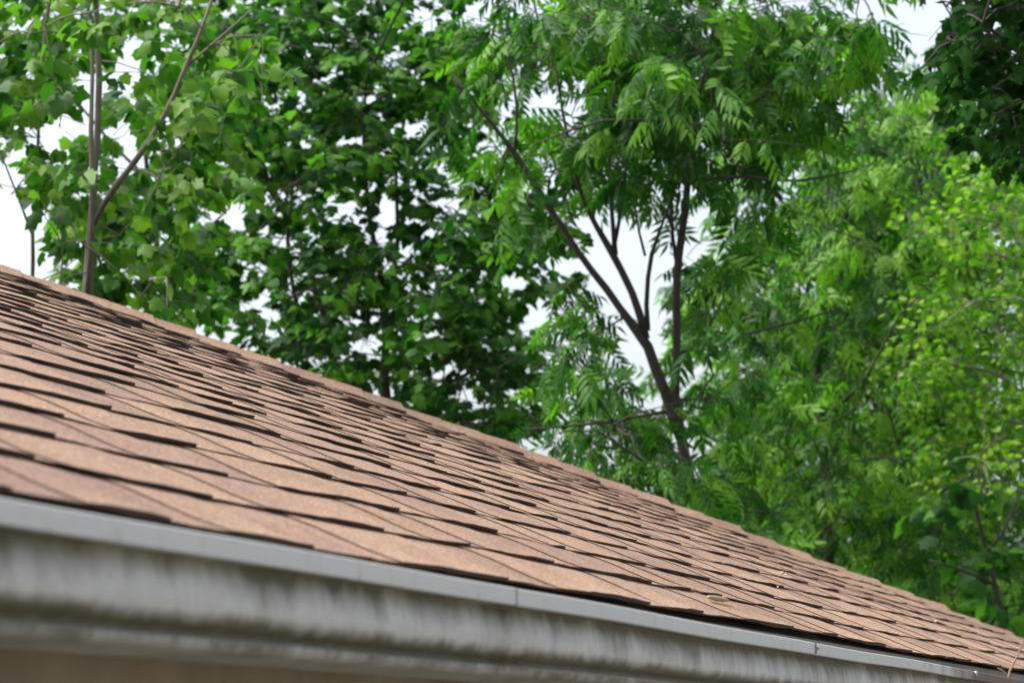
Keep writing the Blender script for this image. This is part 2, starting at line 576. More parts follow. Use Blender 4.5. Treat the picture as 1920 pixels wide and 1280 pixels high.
# --- gutter: two lengths of formed aluminium
# profile (distance out from the fascia, height below the lip top, stain coordinate)
FACE = [(.1195, -.0075, 0), (.1205, .0003, 0), (.1240, .0010, .02), (.1250, .0000, .04), (.1252, -.008, .1), (.1252, -.0152, .17), (.1240, -.0164, .19),
        (.1060, -.0166, .205), (.1056, -.0185, .23), (.1072, -.026, .31), (.1096, -.036, .43), (.1112, -.046, .55), (.1110, -.055, .66), (.1080, -.062, .75),
        (.1020, -.0668, .81), (.0965, -.0686, .84), (.0965, -.0710, .87), (.1036, -.0738, .90), (.1042, -.0775, .95), (.1030, -.0812, .98), (.0995, -.0838, 1.0),
        (.0600, -.0850, 1.02), (.0040, -.0850, 1.05), (.0025, -.0830, 1.05), (.0025, .012, 1.05)]
def lip_z(X): return Z + .1665 + .0030*(X-1.4)
def gutter_piece(x0, x1, dq, name='gutter'):
    m = MB(); var = []
    n = max(4, int((x1-x0)/.15))
    N = len(FACE)
    vs = []
    for i in range(n+1):
        X = x0+(x1-x0)*i/n
        wob = .0012*math.sin(3.1*X)+.0008*math.sin(7.3*X+1)
        for q, zz, t in FACE:
            vs.append((X, .975-q-dq-(wob if q > .05 else 0), lip_z(X)+zz+.5*wob)); var.append(t)
    fs = [(i*N+j, i*N+j+1, (i+1)*N+j+1, (i+1)*N+j) for i in range(n) for j in range(N-1)]
    m.add(vs, fs)
    me = m.mesh(name)
    me.polygons.foreach_set('use_smooth', [8 <= (i % (N-1)) <= 19 for i in range(n*(N-1))])
    a = me.attributes.new('var', 'FLOAT', 'POINT'); a.data.foreach_set('value', var)
    o = hobj(name, me, [MAT['gutter']])
    sol = o.modifiers.new('sheet', 'SOLIDIFY'); sol.thickness = .0008; sol.offset = -1 
    return o
XJ = 2.352
ga = gutter_piece(XL, XJ, .0016)
ga['label'] = 'near length of white gutter with moss stains'
gb = gutter_piece(XJ-.012, XC-.02, 0)
gb['label'] = 'far length of white gutter with rusty lip end'
# folded tab of the joint, hangers, rivets
m = MB()
yl = .975-.1252
z0 = lip_z(XJ)
m.add([(XJ+.001, yl-.0005, z0+.0005), (XJ+.007, yl-.0012, z0-.001), (XJ+.0045, yl-.0030, z0-.0165), (XJ-.0005, yl-.0045, z0-.0165),
       (XJ+.001, yl+.001, z0+.0005), (XJ+.007, yl+.001, z0-.001), (XJ+.0045, yl+.001, z0-.0165), (XJ-.0005, yl+.001, z0-.0165)],
      [(0, 3, 2, 1), (0, 4, 7, 3), (1, 2, 6, 5), (3, 7, 6, 2), (0, 1, 5, 4)])
o = obj('joint_tab', m.mesh('joint_tab'), [MAT['metal']], gb)
m = MB(); m.box((XJ-.0012, yl-.0022, z0-.0162), (XJ+.0016, yl+.002, z0+.0004))
obj('joint_gap', m.mesh('joint_gap'), [MAT['asphalt']], gb)
for X in (.45, 1.25, 2.05, 2.85, 3.36, 4.35, 5.1, 5.9, 6.7, 7.5, 8.3, 9.1):
    m = MB(); zz = lip_z(X)
    m.box((X-.009, .975-.119, zz-.010), (X+.009, .974, zz-.0085))
    m.box((X-.009, .972, zz-.03), (X+.009, .9745, zz-.0085))
    obj('hanger', m.mesh('hanger'), [MAT['gutter_in']], gb if X > XJ else ga)
def rivet(X, rad, dz, parent):
    m = MB(); zz = lip_z(X)+dz
    m.tube([(X, yl+.001, zz), (X, yl-.0025, zz), (X, yl-.0045, zz)], [rad, rad, rad*.45], 8)
    obj('rivet', m.mesh('rivet', True), [MAT['metal']], parent)
rivet(3.655, .0036, -.006, gb)
rivet(5.02, .0062, -.004, gb)
m = MB(); m.box((3.648, yl-.0012, lip_z(3.65)-.0150), (3.6515, yl+.001, lip_z(3.65)+.0006))
obj('lip_seam', m.mesh('lip_seam'), [MAT['gutter_in']], gb)

# ------------------------------------------------------------------ bits lying on the roof and in the gutter
def on_roof(px, py):
    """roof point under a pixel (ray marched onto the shingle surface)"""
    d = at(px, py, 1.0) - CAM
    lo = None
    for k in np.arange(1.2, 12, .002):
        P = CAM + d*k
        if P[1] > D_E and P[2] < roof_z(P[0], P[1]-D_E)+.014: return P
    return CAM + d*6
def stick(name, a, b, rad, mt, label, cat, group=None, bend=.0):
    a, b = np.array(a), np.array(b)
    c = (a+b)/2
    m = MB()
    pts = [a-c + (b-a)*u + np.array([0, 0, bend])*math.sin(math.pi*u) for u in (0, .25, .5, .75, 1)]
    m.tube(pts, [rad*.7, rad, rad*1.05, rad*.9, rad*.5], 6)
    o = obj(name, m.mesh(name, True), [mt], label=label, category=cat)
    o.location = c
    if group: o['group'] = group
    return o
a, b_ = on_roof(1329, 1122), on_roof(1365, 1129)
stick('dry_stick', a+[0, 0, .003], b_+[0, 0, .003], .0042, MAT['debris'], 'longest pale dry stick lying on the lower shingles above the gutter', 'stick')
def seed(px, py, size, label):
    P = on_roof(px, py)
    m = MB()
    m.tube([(-size, 0, .001), (-size*.5, 0, .003), (size*.4, .001, .003), (size, .002, .001)], [size*.15, size*.5, size*.45, size*.1], 7)
    o = obj('dry_seed', m.mesh('dry_seed', True), [MAT['pale']], label=label, category='seed')
    o.location = P; o.rotation_euler = (.1, -.1, random.uniform(-.6, .2)); o['group'] = 'dry seeds fallen on the roof'
seed(1755, 1166, .009, 'round cream seed on the shingles near the right edge of the picture')
seed(1467, 1076, .008, 'tan seed husk halfway up the shingles, left of its neighbour')
seed(1474, 1079, .006, 'tan seed husk halfway up the shingles, right of its neighbour')
seed(1459, 1102, .004, 'small tan seed just below the pair of seed husks')
gy = .91
def in_gutter(px, py, Y):
    d = at(px, py, 1.0)-CAM
    return CAM + d*(Y/d[1])
m = MB()
p0, p1, p2, p3 = in_gutter(1890, 1276, gy), in_gutter(1893, 1258, gy), in_gutter(1903, 1238, gy), in_gutter(1920, 1200, gy)
p00 = p0 + np.array([0, 0, -.03])
m.tube(np.array([p00, p0, p1, p2, p3])-p00, [.0035, .0032, .0028, .0022, .0015], 6)
o = obj('dead_stem', m.mesh('dead_stem', True), [MAT['twig']], label='thin brown dead stem standing up out of the gutter', category='stem'); o.location = p00
m = MB()
q = [in_gutter(x, y, gy-.005) for x, y in ((1871, 1252), (1878, 1255), (1884, 1261), (1888, 1269), (1890, 1280))]
m.tube(np.array(q)-q[-1], [.0012, .0018, .0022, .0025, .0025], 6)
o = obj('curled_tendril', m.mesh('curled_tendril', True), [MAT['pale']], label='pale curled dry tendril bending out of the gutter beside the dead stem', category='tendril'); o.location = q[-1]

# ------------------------------------------------------------------ trees
def maple_template(fold, droop, twist):
    half = [(.0, .0), (.22, -.06), (.48, .08), (.40, .26), (.56, .54), (.33, .60), (.20, .80), (0, 1.0)]
    V = [(0, .38)] + half[:]                       # 0 centre, 1..8 right outline
    V += [(-x, y) for x, y in half[1:-1]]          # 9..14 left outline
    T = [(0, i, i+1) for i in range(1, 8)]
    left = [1]+list(range(9, 15))+[8]
    T += [(0, left[i+1], left[i]) for i in range(len(left)-1)]
    V = np.array([(x, y, -fold*abs(x)*1.0 - droop*y*y + twist*x*y) for x, y in V])
    return V, np.array(T)

def leaflet(fold=.25, droop=.3, wd=.17):
    V = [(0, 0), (wd, .28), (wd*.92, .58), (0, 1), (-wd, .28), (-wd*.92, .58), (0, .30), (0, .62)]
    T = [(0, 1, 6), (1, 2, 7), (1, 7, 6), (2, 3, 7), (0, 6, 4), (4, 6, 7), (4, 7, 5), (5, 7, 3)]
    V = np.array([(x, y, fold*abs(x) - droop*y*y) for x, y in V])
    return V, np.array(T)

def compound_template(seed, pairs=4, lsize=.36, arch=.35, ldroop=.35):
    r = np.random.default_rng(seed)
    Vs, Ts = [], []
    n = 0
    def rach(u): return np.array([0, u, -arch*u*u])
    def put(u, ang, size):
        nonlocal n
        V, T = leaflet(.28, ldroop+r.uniform(-.1, .15), r.uniform(.14, .19))
        V = V*size
        ca, sa = math.cos(ang), math.sin(ang)
        X = np.stack([V[:, 0]*ca + V[:, 1]*sa, -V[:, 0]*sa + V[:, 1]*ca, V[:, 2] - (V[:, 1]*r.uniform(.25, .6))], 1)
        Vs.append(X + rach(u)); Ts.append(T+n); n += len(X)
    for i in range(pairs):
        u = .30 + .60*i/max(1, pairs-1)*.92
        for sgn in (-1, 1):
            put(u+r.uniform(-.02, .02), sgn*r.uniform(.75, 1.15), lsize*r.uniform(.85, 1.1)*(.8+.3*math.sin(math.pi*(i+1)/(pairs+1))))
    put(.93, r.uniform(-.2, .2), lsize*1.1)
    us = [0, .35, .7, .95]
    for a, b in zip(us[:-1], us[1:]):
        A, B = rach(a), rach(b)
        X = np.array([A+[-.008, 0, 0], A+[.008, 0, 0], B+[.006, 0, 0], B+[-.006, 0, 0]])
        Vs.append(X); Ts.append(np.array([(0, 1, 2), (0, 2, 3)])+n); n += 4
    return np.concatenate(Vs), np.concatenate(Ts)

TPL = dict(
    maple=[maple_template(f, d, t) for f, d, t in ((.18, .25, .1), (.45, .5, -.15), (.1, .15, .25), (-.2, .6, 0), (.3, .1, -.25), (.7, .35, .1), (.55, .75, .2))],
    ash=[compound_template(i, 4, .36, .35, .4) for i in range(6)],
    fine=[compound_template(20+i, 3, .42, .3, .3) for i in range(5)],
    rosette=[maple_template(f, d, t) for f, d, t in ((.3, .35, .1), (.45, .5, -.15), (.1, .3, .2))],
)

def basis(fwd, nrm):
    f = fwd/(np.linalg.norm(fwd, axis=1)[:, None]+1e-9)
    x = np.cross(f, nrm); x /= np.linalg.norm(x, axis=1)[:, None]+1e-9
    z = np.cross(x, f)
    return np.stack([x, f, z], axis=2)             # columns x, forward, normal

SIL = [(-400, 360), (0, 505), (640, 715), (1040, 860), (1280, 955), (1920, 1205), (2400, 1400)]
def above_roof(px, py):
    return py < np.interp(px, [a for a, b in SIL], [b for a, b in SIL]) + 10

def grow(name, label, species, leafmat, bark, D, stems, blobs, leaf=.12, dens=1.0, spread=.9, spray=.45, per=12, gaps=(),
         hang=.5, flat=.6, vbias=.5, vspan=.35, seed=0, fwd=0, thin=.88, group='trees behind the house', cat='tree', twig_r=.006, singles=300, maxlink=1.6):
    r = np.random.default_rng(1000+seed)
    # --- stems: polylines of (px, py, radius px[, depth offset]); the first one runs down to the ground
    nodes = []
    lines = []
    for si, st in enumerate(stems):
        P = np.array([at(q[0], q[1], D-fwd+(q[3] if len(q) > 3 else 0)) for q in st])
        rad = np.array([q[2] for q in st])*thin*(D-fwd)/FPX
        # resample with a little wander
        seg = np.concatenate([[0], np.cumsum(np.linalg.norm(np.diff(P, axis=0), axis=1))])
        n = max(len(P), int(seg[-1]/.10))
        u = np.linspace(0, seg[-1], n)
        Q = np.stack([np.interp(u, seg, P[:, k]) for k in range(3)], 1)
        for _ in range(2):
            Q[1:-1] = .25*Q[:-2]+.5*Q[1:-1]+.25*Q[2:]
        q = np.interp(u, seg, rad)
        Q[1:-1] += r.normal(0, .15, (n-2, 3))*q[1:-1, None]
        q = q*(1+r.normal(0, .04, n))
        if si == 0:
            g0 = np.array([Q[0][0]+r.uniform(-.2, .2), Q[0][1]+r.uniform(-.2, .2), -.1])
            k = 7
            low = [g0 + (Q[0]-g0)*j/k + r.normal(0, .02, 3)*(j > 0) for j in range(k)]
            lr = [q[0]*(2.2-1.2*(j/k)**.5) for j in range(k)]
            base = g0.copy(); base[2] = 0
            Q = np.concatenate([low, Q]); q = np.concatenate([lr, q])
        lines.append((Q, q))
        nodes.append(Q)
    root = empty(name, base, label=label, category=cat, group=group)
    off = base
    for si, (Q, q) in enumerate(lines):
        m = MB(); m.tube(Q-off, q, 9 if si == 0 else 7)
        obj('trunk' if si == 0 else 'limb', m.mesh('stem', True), [bark], root)
    nodes = np.concatenate(nodes)
    # --- sprays of leaves
    bases = []
    for (bx, by, rx, ry, wt) in blobs:
        n = max(1, int(round(dens*wt*rx*ry/10000.0*3.14*2.0)))
        a = r.uniform(0, 2*math.pi, n); q = np.sqrt(r.uniform(0, 1, n))
        jx, jy = bx+rx*q*np.cos(a)*1.05, by+ry*q*np.sin(a)*1.05
        dd = r.normal(0, spread*.55, n)
        for x, y, d in zip(jx, jy, dd):
            if any(((x-gx)/(rx_*1.05))**2+((y-gy)/(ry_*1.05))**2 < 1 for gx, gy, rx_, ry_ in gaps): continue
            bases.append(at(x, y, max(4, D+d)))
    bases = np.array(bases)
    dist = np.array([np.min(np.linalg.norm(nodes-p, axis=1)) for p in bases])
    order = np.argsort(dist)
    tw = MB()
    LP, LF, LN, LS, LV = [], [], [], [], []
    for bi in order:
        p = bases[bi]
        dn = np.linalg.norm(nodes-p, axis=1)
        # prefer a parent lying lower and inwards
        j = int(np.argmin(dn + .25*np.maximum(0, nodes[:, 2]-p[2])))
        q = nodes[j]
        out = p-q; L = np.linalg.norm(out)+1e-6
        out_n = out/L
        d = out_n*.8 + r.normal(0, .45, 3); d[2] = d[2]*.6 + r.uniform(-.15, .25)
        d /= np.linalg.norm(d)+1e-9
        Ls = spray*r.uniform(.65, 1.25)
        s0 = p - d*Ls*.5
        link = s0-q
        ll = np.linalg.norm(link)
        if ll < maxlink:
            us = np.linspace(0, 1, 5)
            pts = np.array([q + link*u + np.array([0, 0, .12*ll])*math.sin(math.pi*u)*.7 + r.normal(0, .02*ll, 3)*(0 < u < 1) for u in us])
            lx, ly, _ = proj(pts[1:])
            bare = any(np.any(((lx-gx)/rx_)**2+((ly-gy)/ry_)**2 < 1) for gx, gy, rx_, ry_ in gaps)
            if not bare:
                tw.tube(pts-off, np.linspace(twig_r*min(1.6, .6+ll), twig_r*.55, 5), 4, cap=False)
                nodes = np.concatenate([nodes, pts[1:]])
        # the spray's own twig
        bend = np.array([0, 0, -.10*Ls])
        pts = np.array([s0 + d*Ls*u + bend*u*u for u in (0, .35, .7, 1)])
        tw.tube(pts-off, [twig_r*.5, twig_r*.4, twig_r*.3, twig_r*.2], 3, cap=False)
        bias = r.normal(0, vspan*.5)
        k = max(3, int(per*r.uniform(.7, 1.3)))
        side = np.cross(d, [0, 0, 1]); side /= np.linalg.norm(side)+1e-9
        for i in range(k):
            u = 1 - (i/k)**1.15*.9
            bp = s0 + d*Ls*u + bend*u*u
            sg = 1 if i % 2 else -1
            f = d*r.uniform(.3, 1.0) + side*sg*r.uniform(.35, 1.1) + r.normal(0, .25, 3)
            if i < 2: f = d + r.normal(0, .3, 3)
            f[2] = f[2]*.5 - hang*r.uniform(.3, 1.4)
            f /= np.linalg.norm(f)+1e-9
            nrm = np.array([0, 0, 1.0])*flat + r.normal(0, .45, 3)
            sz = leaf*r.uniform(.6, 1.2)
            if species == 'rosette':
                bp = p + r.normal(0, 1, 3)*np.array([1, 1, .8])*spray*.28
                f = (bp-p) + r.normal(0, .05, 3); f[2] -= .02
                f /= np.linalg.norm(f)+1e-9
            elif species == 'maple':
                bp = bp + f*sz*.55*np.array([1, 1, .3])
            LP.append(bp); LF.append(f); LN.append(nrm); LS.append(sz)
            LV.append(min(1, max(0, vbias + bias + r.normal(0, vspan*.55))))
    LP, LF, LN, LS, LV = map(np.array, (LP, LF, LN, LS, LV))
    keep = np.ones(len(LP), bool)
    px, py, dz = proj(LP)
    for gx, gy, rx, ry in gaps:
        q = np.sqrt(((px-gx)/rx)**2+((py-gy)/ry)**2)
        keep &= ~(q < 1 + r.normal(0, .16, len(q)))
    LP, LF, LN, LS, LV, px, py, dz = (a[keep] for a in (LP, LF, LN, LS, LV, px, py, dz))
    B = basis(LF, LN)*LS[:, None, None]
    tpl = TPL[species]
    pick = r.integers(0, len(tpl), len(LP))
    # the leaves that show largest become parts of their own
    inframe = (px > 0) & (px < 1920) & (py > 0) & above_roof(px, py)
    score = np.where(inframe, LS/dz, 0)
    idx = np.argsort(-score)[:singles]
    idx = idx[score[idx] > 0]
    single = np.zeros(len(LP), bool); single[idx] = True
    VV, TT, VR = [], [], []
    nv = 0
    for ti, (V, T) in enumerate(tpl):
        sel = np.where((pick == ti) & ~single)[0]
        if len(sel) == 0: continue
        W = np.einsum('nij,vj->nvi', B[sel], V) + (LP[sel]-off)[:, None, :]
        VV.append(W.reshape(-1, 3))
        TT.append((T[None]+(np.arange(len(sel))*len(V))[:, None, None]).reshape(-1, 3)+nv)
        VR.append((LV[sel][:, None] + r.normal(0, .09, (len(sel), len(V))) + (.10*V[:, 1]-.05)[None, :]).clip(0, 1).ravel())
        nv += len(sel)*len(V)
    me = big_mesh('crown', np.concatenate(VV), np.concatenate(TT), np.concatenate(VR))
    obj('crown', me, [leafmat], root, kind='stuff')
    obj('twigs', tw.mesh('twigs', True), [bark], root, kind='stuff')
    # shared leaf meshes in a few tones
    pool = {}
    for i in idx:
        tone = int(LV[i]*5.999)
        key = (pick[i], tone)
        if key not in pool:
            V, T = tpl[pick[i]]
            pm = big_mesh('leaf', V, T, ((tone+.5)/6 + r.normal(0, .09, len(V)) + .10*V[:, 1]-.05).clip(0, 1))
            pm.materials.append(leafmat)
            pool[key] = pm
        o = bpy.data.objects.new('leaf', pool[key])
        sc.collection.objects.link(o)
        o.parent = root
        b = B[i]; p = LP[i]-off
        o.matrix_local = Matrix(((b[0, 0], b[0, 1], b[0, 2], p[0]), (b[1, 0], b[1, 1], b[1, 2], p[1]), (b[2, 0], b[2, 1], b[2, 2], p[2]), (0, 0, 0, 1)))
    print(name, 'leaves', len(LP), 'tris', sum(len(t) for t in TT), 'sprays', len(bases))
    return root

L_light = leaf_material('leaf_light_maple', (.022, .085, .010), (.060, .170, .018), (.150, .275, .028))
L_dark = leaf_material('leaf_dark_maple', (.010, .044, .009), (.026, .098, .014), (.095, .230, .028), .42, .6, .15)
L_ash = leaf_material('leaf_ash', (.010, .055, .005), (.038, .142, .010), (.120, .265, .022))
L_mid = leaf_material('leaf_mid_green', (.008, .046, .005), (.038, .135, .011), (.140, .285, .024))
L_yel = leaf_material('leaf_yellow_green', (.035, .12, .009), (.095, .225, .016), (.24, .38, .035))
L_shade = leaf_material('leaf_shade_darkened_green', (.006, .026, .005), (.012, .048, .008), (.035, .105, .014), .35, .8, .08)  # darkened leaf colour stands in for the shaded underside of the boughs

GAPS = [(1130, 540, 50, 32), (1200, 480, 60, 60), (1168, 655, 42, 38), (1010, 180, 70, 28), (430, 405, 42, 14), (455, 525, 12, 24), (1015, 575, 30, 25), (1050, 765, 25, 22),
        (1045, 665, 16, 14), (1010, 830, 30, 20), (690, 640, 40, 18), (90, 240, 30, 30), (30, 460, 70, 60), (10, 330, 24, 30), (250, 80, 18, 22), (245, 160, 12, 30),
        (225, 225, 16, 16), (1235, 895, 18, 14), (1480, 290, 20, 40), (1600, 180, 30, 30), (1720, 40, 50, 45), (702, 440, 24, 18), (742, 450, 20, 14), (860, 320, 40, 20), (780, 235, 40, 14),
        (1250, 560, 20, 80), (230, 310, 18, 30), (640, 390, 22, 12), (1310, 790, 14, 30), (500, 560, 15, 25)]

# -- pale-barked maple at the left
grow('maple_tree', 'light green maple at the left with twin pale stems and large leaves', 'maple', L_light, MAT['bark_pale'], 10.0,
     [[(160, 640, 15), (160, 550, 13), (166, 480, 12), (174, 400, 10), (178, 310, 9), (183, 240, 8.5), (189, 150, 8), (184, 80, 7), (180, 0, 6), (174, -120, 4)],
      [(163, 560, 8), (170, 470, 7, -.1), (176, 380, 6.5, -.15), (170, 300, 6.5, -.15), (170, 200, 6, -.15), (176, 100, 5, -.1), (164, 0, 4), (150, -120, 3)],
      [(176, 420, 7), (200, 365, 7.5, -.1), (225, 335, 7.5, -.2), (255, 305, 7.5, -.25), (285, 268, 7.5, -.3), (305, 238, 7, -.3), (322, 185, 6.5, -.3), (348, 128, 6, -.3), (368, 85, 5, -.3), (388, 35, 4.5, -.3), (405, -20, 4, -.3), (430, -120, 3)],
      [(352, 122, 4, -.3), (385, 95, 3.5, -.3), (422, 65, 3, -.35), (470, 20, 2, -.4)],
      [(180, 105, 4), (200, 62, 4), (228, 5, 3), (250, -60, 2)],
      [(60, 640, 6, .6), (62, 510, 5.5, .5), (60, 430, 5, .5), (68, 330, 5, .5), (73, 230, 4.5, .5), (80, 110, 4, .5), (90, 0, 3.5, .5), (100, -100, 2.5, .5)],
      [(60, 440, 3.5, .5), (40, 395, 3, .5), (16, 315, 2.5, .5), (-10, 260, 2, .5)],
      [(172, 95, 3), (140, 50, 3), (120, 20, 2.4), (95, -30, 2)]],
     [(-130, 150, 120, 240, .7), (40, 45, 90, 60, 1.2), (60, 150, 95, 55, 1.3), (135, 205, 60, 70, 1.0), (30, 225, 50, 40, .8), (225, 45, 60, 50, .6), (310, 45, 90, 50, .9), (280, 130, 50, 50, .9),
      (330, 200, 90, 55, 1.2), (395, 240, 50, 60, 1.1), (130, 290, 80, 40, .8), (110, 345, 95, 40, 1.2), (220, 395, 120, 45, 1.2), (335, 300, 70, 45, 1.4), (20, 390, 40, 30, .7), (150, 435, 80, 35, .9),
      (280, 470, 90, 60, 1.0), (220, 540, 70, 35, .8), (90, 505, 50, 25, .9), (340, 570, 70, 45, 1.0), (440, 100, 70, 70, .8), (200, -90, 320, 70, .6)],
     leaf=.068, dens=3.0, spread=1.3, spray=.40, per=16, gaps=GAPS+[(178, 180, 17, 110), (178, 320, 14, 40), (258, 302, 36, 13), (308, 220, 13, 40), (350, 115, 12, 40)], hang=.75, flat=.45, vbias=.46, vspan=.6, seed=1, fwd=.5, twig_r=.004, thin=.76)

# -- slender maple further back, filling the gaps between the two
grow('maple_tree', 'small-leaved mid green maple seen through the gaps of the left-hand maple', 'maple', L_light, MAT['bark_dark'], 17.5,
     [[(300, 760, 9), (305, 560, 7), (290, 420, 6), (270, 280, 5), (265, 140, 4), (280, 0, 3), (290, -100, 2)],
      [(292, 430, 4), (350, 330, 3), (400, 200, 2.5), (420, 60, 2)],
      [(280, 340, 4), (200, 260, 3), (120, 160, 2.5), (60, 60, 2)],
      [(300, 500, 4), (380, 440, 3), (430, 390, 2)]],
     [(60, 60, 90, 60, .4), (90, 150, 80, 50, .35), (200, 60, 80, 60, .45), (320, 60, 90, 70, 1.0), (420, 100, 60, 80, 1.0), (280, 160, 70, 60, .8), (380, 230, 70, 70, 1.0), (330, 330, 80, 50, 1.0), (240, 400, 90, 50, 1.0),
      (140, 380, 70, 40, .8), (330, 440, 80, 50, 1.0), (280, 520, 90, 45, 1.0), (380, 540, 60, 50, 1.0), (160, 260, 60, 50, .4), (200, 480, 60, 40, .7), (40, 260, 60, 40, .25), (420, 300, 50, 60, .9)],
     leaf=.078, dens=3.2, spread=1.4, spray=.42, per=16, gaps=[g_ for g_ in GAPS if g_[0] < 470], hang=.5, flat=.7, vbias=.42, vspan=.7, seed=12)

# -- dense dark maple
grow('maple_tree', 'dense dark green maple left of centre with thin dark stems', 'maple', L_dark, MAT['bark_dark'], 15.5,
     [[(720, 900, 14), (722, 640, 9), (716, 520, 7), (705, 470, 6), (690, 400, 5), (680, 250, 4), (690, 100, 3), (700, -60, 2)],
      [(640, 760, 9), (600, 560, 6), (590, 530, 6), (568, 455, 5.5), (530, 400, 5), (510, 370, 5), (495, 310, 5), (483, 270, 4), (478, 180, 3), (470, 60, 2)],
      [(570, 640, 6), (550, 530, 5), (536, 470, 4.5), (545, 380, 4), (560, 260, 3.5), (590, 120, 2.5)],
      [(722, 600, 6), (745, 480, 5), (750, 420, 5), (738, 330, 4), (760, 220, 3.5), (790, 80, 2.5)],
      [(722, 700, 6), (790, 620, 5), (850, 520, 4), (890, 430, 3)],
      [(722, 760, 6), (820, 730, 5), (900, 690, 4), (970, 640, 3)],
      [(680, 300, 4), (740, 200, 3), (830, 140, 2.5), (900, 60, 2)]],
     [(470, 50, 110, 70, 1.1), (600, 50, 120, 80, 1.2), (750, 70, 120, 80, 1.2), (450, 190, 80, 80, 1.1), (560, 210, 110, 90, 1.3), (700, 215, 130, 90, 1.5), (850, 200, 90, 80, 1.2),
      (560, 330, 140, 55, 1.5), (725, 330, 120, 50, 1.1), (440, 320, 70, 40, 1.0), (560, 440, 90, 55, 1.3), (650, 480, 70, 60, 1.2), (400, 470, 60, 40, .8), (470, 500, 70, 50, .9),
      (600, 570, 110, 55, 1.4), (560, 620, 100, 45, 1.4), (800, 480, 110, 80, 1.2), (890, 430, 80, 60, 1.1), (800, 600, 120, 70, 1.3), (910, 550, 80, 60, 1.0), (720, 690, 100, 45, 1.3),
      (850, 690, 110, 60, 1.4), (920, 770, 90, 40, 1.3), (965, 690, 55, 55, 1.0), (820, 780, 80, 40, 1.2), (640, 650, 80, 45, 1.3), (420, 590, 60, 45, 1.0), (360, 560, 40, 50, .8), (640, -90, 330, 70, .7), (880, 830, 120, 60, .9), (940, 340, 70, 60, 1.0), (860, 110, 90, 60, 1.0), (985, 640, 50, 40, .9), (1010, 720, 45, 40, .7), (960, 470, 50, 50, 1.2), (985, 540, 40, 35, 1.0), (1040, 510, 28, 40, .8), (430, 440, 60, 40, .8), (720, 430, 70, 40, .6), (970, 800, 60, 30, 1.1), (1000, 440, 40, 40, .7), (990, 260, 50, 50, .8), (400, 60, 60, 80, .8), (400, 180, 50, 80, .8), (960, 380, 50, 40, .9)],
     leaf=.078, dens=4.1, spread=1.8, spray=.45, per=17, gaps=GAPS, hang=.35, flat=.9, vbias=.45, vspan=.75, seed=2)

